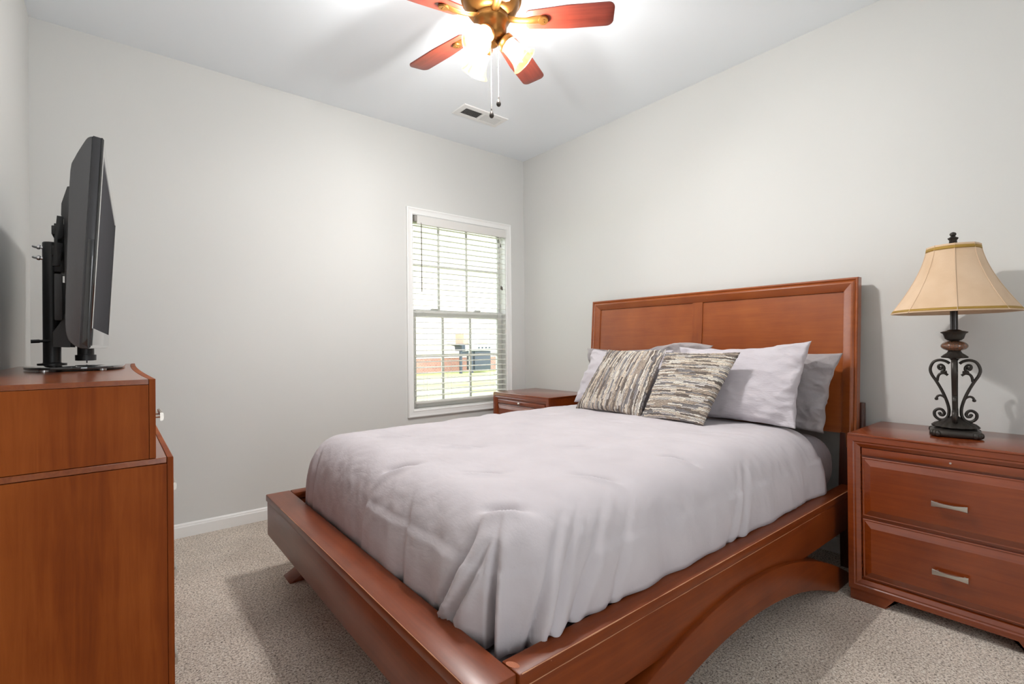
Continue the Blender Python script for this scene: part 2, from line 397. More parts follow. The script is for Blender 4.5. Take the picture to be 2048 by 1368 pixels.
# ------------------------------------------------------------------ outside the window
M_grass = None
m, t, p = newmat('lawn_grass'); n = t.nodes.new('ShaderNodeTexNoise'); n.inputs['Scale'].default_value = 14; n.inputs['Detail'].default_value = 6
r = ramp(t, [(.35, srgb(140, 160, 92)), (.65, srgb(200, 212, 150))]); t.links.new(n.outputs['Fac'], r.inputs[0]); t.links.new(r.outputs[0], p.inputs['Base Color']); p.inputs['Roughness'].default_value = 1; M_grass = m
bm = B(); NX, NY = 40, 30
vs = [[bm.verts.new((-14+44*i/NX, D+.2+22*j/NY, min(.11, -.45+.075*(22*j/NY)) + .012*noise.noise((i*.7, j*.7, 0)))) for j in range(NY+1)] for i in range(NX+1)]
for i in range(NX):
    for j in range(NY): bm.faces.new((vs[i][j], vs[i+1][j], vs[i+1][j+1], vs[i][j+1]))
o = obj('lawn', bm, M_grass); o['kind'] = 'structure'
m, t, p = newmat('brick_masonry'); tc = t.nodes.new('ShaderNodeTexCoord'); mp = t.nodes.new('ShaderNodeMapping'); mp.inputs['Rotation'].default_value = (math.pi/2, 0, 0)
bt = t.nodes.new('ShaderNodeTexBrick'); bt.inputs['Scale'].default_value = 4.5; bt.inputs['Color1'].default_value = srgb(196, 140, 126); bt.inputs['Color2'].default_value = srgb(176, 124, 116); bt.inputs['Mortar'].default_value = srgb(190, 178, 168)
t.links.new(tc.outputs['Object'], mp.inputs[0]); t.links.new(mp.outputs[0], bt.inputs[0]); t.links.new(bt.outputs[0], p.inputs['Base Color']); p.inputs['Roughness'].default_value = .9; M_brick = m
M_siding = plain('vinyl_siding', srgb(232, 222, 214), .7)
M_roof = plain('roof_shingle', srgb(120, 122, 132), .9, bump=.6, bscale=30)
nh = thing('neighbor_house', 'pale clapboard house with brick foundation beyond the lawn outside the window', 'house', (8, 15.0, .1))
def hpart(name, bm, mat, par=None):
    o = obj(name, bm, mat, par or nh, 0)
    if not par: o.location = (-8, -15.0, -.1)
    return o
hpart('brick_foundation', box(B(), 2, 13.2, 15.0, 15.3, -.1, .60), M_brick)
bm = B()
for k in range(34):
    z = .60+k*.15
    prism(bm, [(15.02, z), (14.985, z), (15.015, z+.15), (15.02, z+.15)], 'X', 2, 13.2)
hpart('siding', bm, M_siding)
bm = B(); prism(bm, [(14.4, 5.62), (18.5, 7.6), (22.6, 5.62), (22.6, 5.72), (18.5, 7.75), (14.4, 5.76)], 'X', 1.6, 13.6)
hpart('roof', bm, M_roof)
dh = thing('distant_house', 'far grey-roofed house seen high through the right window panes', 'house', (21, 30, 0))
def dpart(name, bm, mat):
    o = obj(name, bm, mat, dh, 0); o.location = (-21, -30, 0); return o
dpart('wall', box(B(), 17.5, 26, 30, 36, 0, 6.4), M_siding)
bm = B(); prism(bm, [(29.4, 6.2), (33, 8.3), (36.6, 6.2)], 'X', 17, 26.4); dpart('roof', bm, M_roof)
gr = thing('barbecue_grill', 'stainless barbecue grill with dark cart on the lawn by the brick foundation', 'grill', (9.6, 14.0, .11))
def gpart(name, bm, mat, par=None):
    o = obj(name, bm, mat, par or gr, 30)
    if not par: o.location = (-9.6, -14.0, -.11)
    return o
M_steel = plain('grill_steel', srgb(215, 216, 218), .35, metal=.4); M_cart = plain('grill_cart_enamel', srgb(70, 78, 92), .5)
gpart('cart_panel', box(B(), 9.50, 10.17, 13.75, 14.25, .2, .85, .01), M_cart)
bm = B(); prism(bm, [(13.7, 1.05), (13.7, 1.25), (13.85, 1.42), (14.1, 1.45), (14.28, 1.35), (14.28, 1.05)], 'X', 9.33, 10.2, .01); lid = gpart('lid', bm, M_steel)
bm = B(); tube(bm, [(9.55, 13.66, 1.12), (10.0, 13.66, 1.12)], .018, 8); gpart('lid_handle', bm, M_nickel, lid)
bm = B(); prism(bm, [(9.05, 1.10), (9.36, 1.10), (9.33, 1.24), (9.26, 1.44), (9.05, 1.45)], 'Y', 13.75, 14.25, .01); gpart('lid_end_panel', bm, plain('lid_end_tan', srgb(200, 170, 150), .6))
fp = gpart('control_panel', box(B(), 9.1, 10.2, 13.68, 13.76, .86, 1.05, .01), M_steel)
for x in (9.62, 9.76, 9.92, 10.06):
    bm = B(); lathe(bm, [(.03, 0), (.026, .035)], 14, (x, 13.68, .96), (0, -1, 0)); gpart('knob', bm, M_cart, fp)
bm = B(); prism(bm, [(8.68, 1.10), (9.08, 1.10), (9.2, .86), (9.0, .86), (8.98, 1.02), (8.8, 1.07), (8.68, 1.08)], 'Y', 13.75, 14.2, .005); gpart('side_shelf', bm, M_cart)
for x in (8.98, 9.42): gpart('leg', box(B(), x-.035, x+.035, 13.78, 13.86, .11, .86), M_cart)
gpart('cart_rail', box(B(), 9.02, 9.5, 13.80, 13.84, .76, .85), M_cart)

# ------------------------------------------------------------------ bed
RZ, RB = .402, .228
BY0, BY1 = .793, 2.507          # rails' outer faces
bed = thing('bed_frame', 'cherry-stained wooden platform bed with tall panelled headboard and arched legs', 'bed', (1.7, 1.65, 0))
def bp(name, bm, mat, smooth=35, par=None):
    o = obj(name, bm, mat, par or bed, smooth)
    if not par: o.location = (-1.7, -1.65, 0)
    return o
# foot rail
bm = B(); box(bm, .552, .648, BY0+.012, BY1-.004, .215, RZ-.034, .003); box(bm, .547, .652, BY0+.008, BY1, RZ-.031, RZ, .004)
bp('foot_rail', bm, M_woodY)
for s, (a, b) in enumerate(((BY0, BY0+.062), (BY1-.062, BY1))):
    bm = B(); box(bm, .655, 2.75, a+(.005 if s == 0 else .002), b-(.002 if s == 0 else .005), RB, RZ-.034, .002); box(bm, .6535, 2.75, a, b, RZ-.031, RZ, .004)
    bp('side_rail', bm, M_woodX)
# finish worn pale along the rails' outer edges
M_worn = plain('worn_bare_wood', srgb(196, 142, 106), .6)
rails = [o for o in bed.children if o.name.startswith(('foot_rail', 'side_rail'))]
def worn(par, P, L0, L1, seed):
    bm = B(); n = int((L1-L0)/.012); pts = []; rs = []
    for i in range(n+1):
        a = L0+(L1-L0)*i/n; k = noise.noise((a*5, seed, 0))+.5*noise.noise((a*23, seed, 1))
        pts.append(P(a)); rs.append(max(.0002, .0011+.0011*k))
    tube(bm, pts, rs, 6); obj('worn_edge', bm, M_worn, par, 60)
worn(rails[0], lambda a: (.5482, a, RZ-.0012), BY0+.012, 2.25, 1.0)
worn(rails[1], lambda a: (a, BY0+.0012, RZ-.0012), .66, 2.66, 2.0)
worn(rails[1], lambda a: (a, BY0+.0045, RZ-.0335), .66, 2.30, 3.0)
M_spot = plain('worn_spot_finish', srgb(178, 104, 68), .6, bump=.8, bscale=300)
bm = B(); lathe(bm, [(.0165, 0), (.0165, .0003)], 28); bmesh.ops.scale(bm, verts=bm.verts, vec=(.55, 1, 1)); bmesh.ops.rotate(bm, verts=bm.verts, cent=(0, 0, 0), matrix=Matrix.Rotation(math.radians(22), 3, 'Z')); bmesh.ops.translate(bm, verts=bm.verts, vec=(.664, .829, RZ-.0001)); obj('worn_spot', bm, M_spot, rails[1], 30)
# arched legs
def arch(y0, y1):
    cx = 1.64; N = 60; top = []; bot = []
    xt, xb = 1.02, .79
    for i in range(N+1):
        u = -1+2*i/N
        x = cx+xt*u; top.append((x, max(.0, .289*(1-u*u))))
    for i in range(N+1):
        u = 1-2*i/N
        x = cx+xb*u; bot.append((x, .166*(1-u*u)))
    # keep the top of the arch under the mattress platform
    bm = B(); lo = []; hi = []
    pts = top+bot
    a = [bm.verts.new((x, y0, z)) for x, z in pts]; b = [bm.verts.new((x, y1, z)) for x, z in pts]
    n = len(pts)
    for i in range(N):                     # side faces as quads between the two curves
        j = n-1-i
        bm.faces.new((a[i], a[i+1], a[j-1], a[j])); bm.faces.new((b[i], b[j], b[j-1], b[i+1]))
    for i in range(n):
        bm.faces.new((a[i], a[(i+1) % n], b[(i+1) % n], b[i]))
    bmesh.ops.recalc_face_normals(bm, faces=bm.faces)
    es = [e for e in bm.edges if len(e.link_faces) == 2 and e.calc_face_angle(0) > 1.0]
    bmesh.ops.bevel(bm, geom=es, offset=.004, segments=2, affect='EDGES', profile=.5)
    return bm
bp('arched_leg', arch(BY0-.010, BY0+.105), M_woodX, 40)
bp('arched_leg', arch(BY1-.105, BY1+.008), M_woodX, 40)
# platform under the mattress
bm = B()
for i in range(9): box(bm, .70+.22*i, .80+.22*i, BY0+.066, BY1-.066, .255, .275)
bp('slat_platform', bm, M_woodY, 0)
# headboard (leans back a little)
def hx(z): return 2.742+(z-.64)*.075
HY0, HY1, HZ0, HZ1 = .795, 2.493, .640, 1.400
PHB = lambda u, v, h: (hx(v)-h, u, v)
bm = B()
framesweep(bm, HY0, HY1, HZ0-.10, HZ1, [(.0, -.045), (.0, -.002), (.003, .002), (.008, .002), (.012, -.001), (.014, -.004), (.022, .003), (.028, .004), (.034, .001), (.062, -.014), (.066, -.018), (.067, -.024), (.067, -.040)], PHB)
bmesh.ops.delete(bm, geom=[f for f in bm.faces if f.calc_center_median().z < HZ0-.02], context='FACES')
bp('headboard_frame', bm, M_head, 25)
bm = B()
def slab(bm, y0, y1, z0, z1, h0, h1):
    v = [bm.verts.new(PHB(u, w, h)) for h in (h0, h1) for u, w in ((y0, z0), (y1, z0), (y1, z1), (y0, z1))]
    for q in ((0,1,2,3),(7,6,5,4),(0,4,5,1),(1,5,6,2),(2,6,7,3),(3,7,4,0)): bm.faces.new([v[i] for i in q])
    bmesh.ops.recalc_face_normals(bm, faces=bm.faces)
slab(bm, HY0+.064, HY1-.064, HZ0, HZ1-.063, -.024, -.042)
bp('headboard_panel', bm, M_head, 0)
bm = B(); slab(bm, 1.612, 1.678, HZ0, HZ1-.0645, -.017, -.0235); bp('headboard_mullion', bm, wood('mullion_veneer', srgb(152, 79, 32), srgb(128, 60, 21), srgb(170, 99, 46), 'Z', rough=.3, coat=.4, grain=.6), 0)
M_leg = wood('shaded_leg_wood', srgb(72, 34, 22), srgb(52, 24, 16), srgb(90, 44, 28), 'Z')  # darker copy of the bed wood, shade beside the nightstand put into its colour
for y0, y1 in ((HY0+.002, HY0+.070), (HY1-.070, HY1-.002)):
    bm = B(); prism(bm, [(2.735, 0), (2.80, 0), (2.81, .645), (hx(.63)+.006, .645), (hx(.4)-.003, .4)], 'Y', y0, y1, .002)
    bp('headboard_leg', bm, M_leg, 30)
for y0, y1 in ((HY0-.012, HY0+.03), (HY1-.03, HY1+.012)):
    bm = B(); box(bm, 2.812, 2.845, y0, y1, .0, .79, .003); bp('rear_strut', bm, M_leg)

# mattress
bm = B(); 
def rrect(x0, x1, y0, y1, r0, r1, n=10):
    P = []
    for cx, cy, a0, r in ((x1-r1, y1-r1, 0, r1), (x0+r0, y1-r0, 90, r0), (x0+r0, y0+r0, 180, r0), (x1-r1, y0+r1, 270, r1)):
        P += [(cx+r*math.cos(math.radians(a0+90*i/n)), cy+r*math.sin(math.radians(a0+90*i/n))) for i in range(n+1)]
    return P
prism(bm, rrect(.730, 2.772, .876, 2.424, .24, .118), 'Z', .353, .630, .115, 7)
mt = tag(obj('mattress', bm, M_sheet, None, 60), 'mattress in grey sateen sheet showing beside the headboard under the comforter', 'mattress')

M_fnd = cloth('foundation_fabric', srgb(176, 172, 176), bump=.2, scale=90)
bm = B(); prism(bm, rrect(.664, 2.722, .864, 2.436, .035, .035), 'Z', .276, .352, .012, 3)
tag(obj('box_spring', bm, M_fnd, None, 40), 'grey fabric foundation under the mattress, glimpsed at the near foot corner', 'box spring')

# comforter
def comforter():
    x0, x1, y0, y1 = .662, 2.640, .852, 2.446
    zb, zt, R, rc = .372, .682, .225, .17
    def axis(a, b, step):
        e = [R*(i/44)**1.6 for i in range(45)]
        n = int((b-a-2*R)/step); mid = [a+R+(b-a-2*R)*i/n for i in range(1, n)]
        return [a+d for d in e]+mid+[b-d for d in e[::-1]]
    xs, ys = axis(x0, x1, .0065), axis(y0, y1, .0065)
    cx, cy, hx_, hy = (x0+x1)/2, (y0+y1)/2, (x1-x0)/2, (y1-y0)/2
    tufts = [(1.287, 2.059), (1.091, 1.646), (.925, 1.301), (.979, 2.051), (.79, 1.602), (1.167, 1.026), (1.695, 1.362), (1.628, 1.913), (1.575, 1.007), (.80, 1.02), (2.029, 1.612), (1.38, 1.66), (1.40, 1.32), (2.1, 1.15), (1.95, 2.1), (1.30, 2.36), (1.70, 2.3)]
    bm = B(); G = []
    for x in xs:
        row = []
        for y in ys:
            qx, qy = x-cx, y-cy; sx, sy = (1 if qx >= 0 else -1), (1 if qy >= 0 else -1)
            ax, ay = abs(qx), abs(qy); kx, ky = hx_-rc, hy-rc
            if ax > kx and ay > ky:
                lx, ly = (ax-kx)/rc, (ay-ky)/rc
                mx, my = lx*math.sqrt(1-ly*ly/2), ly*math.sqrt(1-lx*lx/2)
                d = rc*(1-math.hypot(mx, my)); ax, ay = kx+rc*mx, ky+rc*my
            else:
                d = min(hx_-ax, hy-ay)
            px, py = cx+sx*ax, cy+sy*ay; d = max(d, 0)
            q = min(d/R, 1); zf = (1-(1-q)**3.0)**(1/2.6)
            z = zb+(zt-zb)*zf
            z += .018*(1-(qx/hx_)**2)*(1-(qy/hy)**2)
            # soft unevenness
            z += zf*(.006*noise.noise((px*3.1, py*3.1, 1.7)) + .004*noise.noise((px*8, py*8, 4.2)))
            out = 0.0
            sd = (px-x0)-(py-y0); wside = max(0, 1-q/.55)
            if wside > 0:
                lowz = 1-zf
                fold = noise.noise((sd*11, z*1.6, 9.3)); near = math.exp(-(sd/.55)**2)
                out += wside*(.010+.012*near)*fold*(.35+.65*lowz)
                for s0, dep, wid, sl in ((-.27, .052, .012, .60), (-.215, .024, .010, .66), (-.060, .044, .013, .05), (.075, .026, .013, .40), (.135, .016, .012, .42), (.215, .018, .014, .5), (.36, .009, .014, .4), (-.50, .010, .016, .1), (-1.35, .012, .012, .05), (-1.42, .010, .012, .05), (1.05, .010, .016, .45), (.98, .007, .012, .5)):
                    c = s0+sl*(z-.40)
                    if abs(s0) > .9 or py < y0+.9 or px > x0+.3:
                        out -= dep*math.exp(-((sd-c)/wid)**2)*wside*min(1, lowz*1.4+.1)
                        out += .45*dep*math.exp(-((sd-c-2.2*wid)/(1.5*wid))**2)*wside*min(1, lowz*1.4+.1)
                if d < .02 and py < cy: out += .010*noise.noise((px*5, 0, 3))+.004
            for tx, ty in tufts:
                ex, ey = px-tx, py-ty; rr = math.hypot(ex, ey)
                if rr < .22:
                    z -= .020*math.exp(-(rr/.022)**2)+.012*math.exp(-(rr/.10)**2)
                    # short crease running out of the tuft
                    z -= .030*math.exp(-((ex*.80+ey*.60)/.015)**2)*math.exp(-((ex*.60-ey*.80)/.050)**2)
                    z += .014*math.exp(-((ex*.80+ey*.60+.030)/.016)**2)*math.exp(-((ex*.60-ey*.80)/.060)**2)
            # fine wrinkles
            rid = 1-abs(noise.noise((px*17+py*5, py*13-px*4, z*14)))
            rid2 = 1-abs(noise.noise((px*34+py*9, py*30-px*7, z*26)))
            out += (.0050*(rid-.75)+.0014*(rid2-.75))*max(.3, 1-q)
            z += (.0030*(rid-.75)+.0012*(rid2-.75))*q
            # outward direction
            if wside > 0 or out:
                gx = sx*max(0, ax-kx) if ax > kx else 0; gy = sy*max(0, ay-ky) if ay > ky else 0
                gl = math.hypot(gx, gy)
                if gl > 1e-6: px += out*gx/gl; py += out*gy/gl
            if d < .012 and py < cy and px > x0+.12:
                z = max(z, .4035+.004*noise.noise((px*6, 1, 1))+d)
            row.append(bm.verts.new((px, py, z)))
        G.append(row)
    for i in range(len(xs)-1):
        for j in range(len(ys)-1):
            bm.faces.new((G[i][j], G[i+1][j], G[i+1][j+1], G[i][j+1]))
    return bm
cf = obj('comforter', comforter(), M_comf, None, 0)
cf.data.polygons.foreach_set('use_smooth', [True]*len(cf.data.polygons))
tag(cf, 'pale lavender-grey tufted comforter spread over the bed', 'comforter')
sd = cf.modifiers.new('thickness', 'SOLIDIFY'); sd.thickness = .006; sd.offset = -1

# pillows
def pillow(name, tl, tr, br, bl_, T, mat, label, cat, group, wr=.006, wseed=0, sag=0, power=.42, pinch=.07, uvrot=False, n=90, ruffle=0, peak=None):
    tl, tr, br, bl_ = map(Vector, (tl, tr, br, bl_))
    nrm = (tr-tl).cross(bl_-tl).normalized()
    if nrm.x > 0: nrm = -nrm
    org = (tl+tr+br+bl_)/4
    bm = B(); uvl = bm.loops.layers.uv.new('UVMap'); sides = []; uvm = {}
    for sgn in (1, -1):
        g = []
        for i in range(n+1):
            row = []
            for j in range(n+1):
                u, v = -1+2*i/n, -1+2*j/n
                uu = u*(1-pinch*(1-v*v)*abs(u)**3); vv = v*(1-pinch*(1-u*u)*abs(v)**3)
                a, b = (uu+1)/2, (vv+1)/2
                p = tl*(1-a)*(1-b)+tr*a*(1-b)+br*a*b+bl_*(1-a)*b
                e = max(0, (1-u*u)*(1-v*v))
                w = e**power
                th = T*w
                q = (p.x*9+wseed, p.y*9, p.z*9)
                corner = 1-min(1, e*2.2)
                rid = (1-abs(noise.noise((q[0]*1.1, q[1]*.8+q[2]*.5, q[2]*1.2+sgn)))) - .75
                rid2 = (1-abs(noise.noise((q[0]*2.3+3, q[1]*1.9-q[2]*1.1, q[2]*2.4+5*sgn)))) - .75
                th += wr*(2.2*rid+1.1*rid2)*(.6+1.4*corner)*min(1, w*3) + wr*.9*noise.noise((q[0]*.5, q[1]*.5, q[2]*.5+7))*w
                edge = wr*1.2*noise.noise((u*4+wseed, v*4, 2.2))
                p = p + nrm*(sgn*th/2 + edge*(1-w))
                if ruffle:
                    s = v if not uvrot else u
                    p = p + nrm*sgn*ruffle*(abs(math.sin((s+1)*.5*46*math.pi))-.5)*min(1, w*2.5+.3)
                    p += Vector((0, ruffle, ruffle))*noise.noise((u*16, v*16, wseed))*(1-w)
                if peak:
                    p.z += peak[1]*math.exp(-((u-peak[0])/.45)**2)*max(0, -v)
                if sag: p.z -= sag*(1-u*u)*max(0, -v)
                vert = bm.verts.new(p); uvm[vert] = ((j/n, i/n) if uvrot else (i/n, j/n)); row.append(vert)
            g.append(row)
        sides.append(g)
        for i in range(n):
            for j in range(n):
                f = (g[i][j], g[i+1][j], g[i+1][j+1], g[i][j+1])
                f = bm.faces.new(f if sgn == -1 else f[::-1])
                for l in f.loops: l[uvl].uv = uvm[l.vert]
    bmesh.ops.remove_doubles(bm, verts=bm.verts, dist=.0004)
    bmesh.ops.recalc_face_normals(bm, faces=bm.faces)
    bmesh.ops.translate(bm, verts=bm.verts, vec=-org)
    o = obj(name, bm, mat, None, 0, org)
    o.data.polygons.foreach_set('use_smooth', [True]*len(o.data.polygons))
    return tag(o, label, cat, group)
g1, g2, g3 = 'grey shams against the headboard', 'pale pillows in front of the shams', 'ruffled striped throw pillows'
pillow('pillow_sham', (2.675, 1.45, 1.045), (2.69, .832, 1.034), (2.615, .888, .652), (2.61, 1.47, .66), .12, M_sham, 'dark grey sham at the nightstand lamp side of the headboard', 'pillow', g1, .026, 3)
pillow('pillow_sham', (2.69, 2.455, 1.052), (2.685, 1.475, 1.045), (2.61, 1.60, .66), (2.615, 2.38, .655), .12, M_sham, 'blue-grey sham with a peaked top behind the vertical-striped cushion', 'pillow', g1, .026, 8, peak=(.62, .05))
pillow('pillow', (2.54, 1.60, 1.062), (2.56, .915, 1.090), (2.42, .938, .690), (2.40, 1.55, .69), .14, M_pill, 'large pale lavender pillow standing before the dark grey sham', 'pillow', g2, .017, 5, sag=.012)
pillow('pillow', (2.55, 2.27, 1.050), (2.54, 1.64, 1.045), (2.40, 1.65, .69), (2.42, 2.335, .695), .13, M_pill, 'pale lavender pillow half hidden behind the vertical-striped cushion', 'pillow', g2, .015, 1, sag=.012)
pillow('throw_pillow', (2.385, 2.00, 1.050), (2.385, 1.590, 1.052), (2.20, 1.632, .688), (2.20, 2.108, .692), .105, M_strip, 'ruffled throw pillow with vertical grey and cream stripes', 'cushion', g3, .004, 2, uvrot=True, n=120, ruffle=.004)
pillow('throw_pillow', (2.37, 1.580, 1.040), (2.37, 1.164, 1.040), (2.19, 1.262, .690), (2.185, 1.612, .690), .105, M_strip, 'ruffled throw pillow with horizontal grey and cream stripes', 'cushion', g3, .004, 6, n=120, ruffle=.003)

# ------------------------------------------------------------------ nightstands
NW, ND, NH = .662, .462, .700
def raised(bm, y0, y1, z0, z1, xf, b=.030, h=.012):
    framesweep(bm, y0, y1, z0, z1, [(0, -.014), (0, 0), (.004, .002), (.006, .001), (.008, .001), (b, h-.001), (b+.002, h)], lambda u, v, hh: (xf-hh, u, v), True)
def handle(bm, y, z, xf, L=.102):
    n = 12; rings = []
    for i in range(n+1):
        s = -1+2*i/n; w = .0065+.0045*s*s; x = xf-.024-.003*(1-s*s)
        rings.append([bm.verts.new((x+dx, y+s*L/2, z+dz)) for dx, dz in ((-.003, -w*.8), (-.004, 0), (-.003, w*.8), (0, w), (.004, w*.9), (.004, -w*.9), (0, -w))])
    for a, b in zip(rings, rings[1:]):
        for k in range(7): bm.faces.new((a[k], a[(k+1) % 7], b[(k+1) % 7], b[k]))
    bm.faces.new(rings[0][::-1]); bm.faces.new(rings[-1])
    for s in (-.38, .38): lathe(bm, [(.004, 0), (.004, .021)], 8, (xf, y+s*L, z), (-1, 0, 0))
    bmesh.ops.recalc_face_normals(bm, faces=bm.faces)
def nightstand(label, loc, knob):
    t = thing('nightstand', label, 'nightstand', loc, 'matching cherry nightstands beside the bed')
    xf = -ND/2; y = NW/2; ix = xf+.022
    bm = B(); box(bm, xf+.022, ND/2, -y+.004, y-.004, .047, .690); obj('carcass', bm, M_night, t, 0)
    obj('top_panel', box(B(), xf+.001, ND/2+.004, -y, y, .690, NH, .003), M_night, t)
    bm = B()
    framesweep(bm, -y, y, .047, .690, [(0, -.025), (0, 0), (.020, .0005), (.024, -.003), (.030, -.002), (.044, -.010), (.046, -.022)], lambda u, v, h: (xf-h, u, v))
    obj('face_frame', bm, M_night, t, 25)
    bm = B(); box(bm, xf+.008, xf+.024, -y+.049, y-.049, .613, .643, .002); tr = obj('tray_front', bm, M_night, t)
    if knob:
        bm = B(); lathe(bm, [(.004, 0), (.004, .008), (.009, .012), (.010, .016), (.006, .021), (.001, .022)], 16, (xf+.008, 0, .629), (-1, 0, 0)); obj('tray_knob', bm, M_nickel, tr)
    else:
        bm = B(); lathe(bm, [(.0035, -.004), (.0035, .0012), (.001, .0014)], 12, (xf+.008, 0, .629), (-1, 0, 0)); obj('screw', bm, M_nickel, tr)
    for z0, z1 in ((.358, .604), (.101, .347)):
        bm = B(); raised(bm, -y+.049, y-.049, z0, z1, xf+.012); d = obj('drawer', bm, M_night, t, 20)
        bm = B(); handle(bm, 0, (z0+z1)/2-.008, xf+.001); obj('handle', bm, M_nickel, d)
    bm = B(); box(bm, xf+.004, xf+.022, -y+.006, y-.006, .045, .0465); 
    for sx in (0, 1):
        for sy in (-1, 1):
            b2 = B(); x0 = xf+.004 if sx == 0 else ND/2-.03
            ya, yb = (-y+.004, -y+.17) if sy < 0 else (y-.17, y-.004)
            pts = [(-y+.004, 0), (-y+.125, 0), (-y+.14, .012), (-y+.16, .046), (-y+.175, .0465), (-y+.004, .0465)]
            if sy > 0: pts = [(-a, b) for a, b in pts]
            prism(b2, pts, 'X', x0, x0+.024, .002)
            box(b2, x0+.003, (x0+.14 if sx == 0 else x0+.026), (-y+.004 if sy < 0 else y-.028), (-y+.028 if sy < 0 else y-.004), 0.0005, .0455) if sx == 0 else None
            obj('bracket_foot', b2, M_night, t)
    bm.free()
    return t
nightstand('cherry nightstand carrying the table lamp, nearest the camera', (2.425+ND/2, .4055, 0), False)
nightstand('cherry nightstand in the corner below the window, behind the bed', (2.425+ND/2, 2.918, 0), True)

# ------------------------------------------------------------------ table lamp
lamp = thing('table_lamp', 'bronze scroll-base table lamp with flared beige bell shade', 'lamp', (2.668, .428, NH), rz=math.radians(12))
bm = B()
def sq(r, n, a):    # rounded square outline
    c, s = abs(math.cos(a)), abs(math.sin(a)); return r/((c**4.2+s**4.2)**(1/4.2))
rings = []
for r, z in ((.066, 0), (.076, .004), (.080, .012), (.078, .022), (.072, .028), (.064, .031), (.05, .036), (.03, .040), (.001, .041)):
    rings.append([bm.verts.new((sq(r, 4, a)*math.cos(a), sq(r, 4, a)*math.sin(a), z)) for a in [2*math.pi*i/64+.785 for i in range(64)]])
for a, b in zip(rings, rings[1:]):
    for i in range(64): bm.faces.new((a[i], a[(i+1) % 64], b[(i+1) % 64], b[i]))
bm.faces.new(rings[0][::-1])
base = obj('base', bm, M_iron, lamp, 50)
for k in range(4):
    for d in (-.13, 0, .13):
        a = k*math.pi/2+math.pi/4+d; bm = B(); R = .092
        lathe(bm, [(.002, -.012), (.008, -.008), (.010, 0), (.008, .008), (.002, .012)], 10, (R*math.cos(a), R*math.sin(a), .014)); obj('claw', bm, M_iron, base, 60)
bm = B()
lathe(bm, [(.066, .036), (.070, .040), (.060, .050), (.042, .060), (.030, .068), (.018, .074), (.012, .08)], 64, wob=lambda a, k: 1+(.10*abs(math.sin(a*8)) if k < 3 else .03*abs(math.sin(a*8))))
obj('leaf_skirt', bm, M_iron, lamp, 50)
bm = B(); lathe(bm, [(.0055, .07), (.0055, .33)], 14); obj('centre_rod', bm, M_iron, lamp)
# scroll arms: radial curve in (r, z)
def spiral(cx, cz, r0, r1, a0, a1, n): return [(cx+(r0+(r1-r0)*i/n)*math.cos(a0+(a1-a0)*i/n), cz+(r0+(r1-r0)*i/n)*math.sin(a0+(a1-a0)*i/n)) for i in range(n+1)]
def smoothpts(P, n=6):
    out = []
    for i in range(len(P)-1):
        p0, p1, p2, p3 = P[max(i-1, 0)], P[i], P[i+1], P[min(i+2, len(P)-1)]
        for k in range(n):
            t = k/n; out.append(tuple(.5*((2*p1[c])+(-p0[c]+p2[c])*t+(2*p0[c]-5*p1[c]+4*p2[c]-p3[c])*t*t+(-p0[c]+3*p1[c]-3*p2[c]+p3[c])*t**3) for c in (0, 1)))
    return out+[P[-1]]
zx = lambda x, y: ((385-x)/3611, (1262-y)/2695)
mainc = smoothpts([zx(*q) for q in [(242, 520), (222, 535), (205, 515), (210, 492), (238, 485), (265, 505), (268, 540), (240, 566), (300, 560)]])
outer = smoothpts([zx(*q) for q in [(330, 470), (290, 445), (220, 432), (150, 455), (112, 525), (125, 590), (180, 670), (235, 760), (275, 840), (305, 920), (318, 990), (308, 1050), (270, 1090), (210, 1095), (160, 1060), (155, 1010), (195, 980), (240, 985), (265, 1020), (250, 1045), (222, 1042), (212, 1026)]])
inner = smoothpts([zx(*q) for q in [(190, 665), (200, 615), (225, 585), (270, 578), (310, 600)]])
hook = smoothpts([zx(*q) for q in [(282, 860), (255, 836), (220, 826), (190, 838), (178, 864)]])
for k in range(4):
    a = k*math.pi/2-.08; ca, sa = math.cos(a), math.sin(a); bm = B()
    for crv, rr in ((outer, .0090), (mainc, .0080), (inner, .0080), (hook, .0072)):
        tube(bm, [(r*ca, r*sa, z) for r, z in crv], rr, 10, .60, (-sa, ca, 0))
    for (x, y) in ((178, 866), (214, 1027), (236, 520)):
        r, z = zx(x, y); lathe(bm, [(.001, -.006), (.0055, -.004), (.0065, 0), (.0055, .004), (.001, .006)], 10, (r*ca, r*sa, z))
    obj('scroll_arm', bm, M_iron, lamp, 60)
bm = B(); lathe(bm, [(.010, .305), (.014, .312), (.020, .316), (.038, .318), (.040, .322), (.032, .330), (.024, .338), (.020, .346)], 48, wob=lambda a, k: 1+(.12*abs(math.sin(a*4)) if k in (3, 4, 5) else 0)); obj('lower_leaf_cup', bm, M_iron, lamp, 50)
m, t, p = newmat('amber_bronze_ring'); n = t.nodes.new('ShaderNodeTexNoise'); n.inputs['Scale'].default_value = 22; r = ramp(t, [(.45, srgb(78, 72, 66)), (.62, srgb(150, 88, 48))]); t.links.new(n.outputs['Fac'], r.inputs[0]); t.links.new(r.outputs[0], p.inputs['Base Color']); p.inputs['Roughness'].default_value = .22; p.inputs['Coat Weight'].default_value = .6; M_ring = m
bm = B(); lathe(bm, [(.018, .346), (.026, .348), (.036, .353), (.042, .360), (.0435, .366), (.042, .372), (.036, .379), (.026, .384), (.016, .386)], 40); obj('ring', bm, M_ring, lamp, 60)
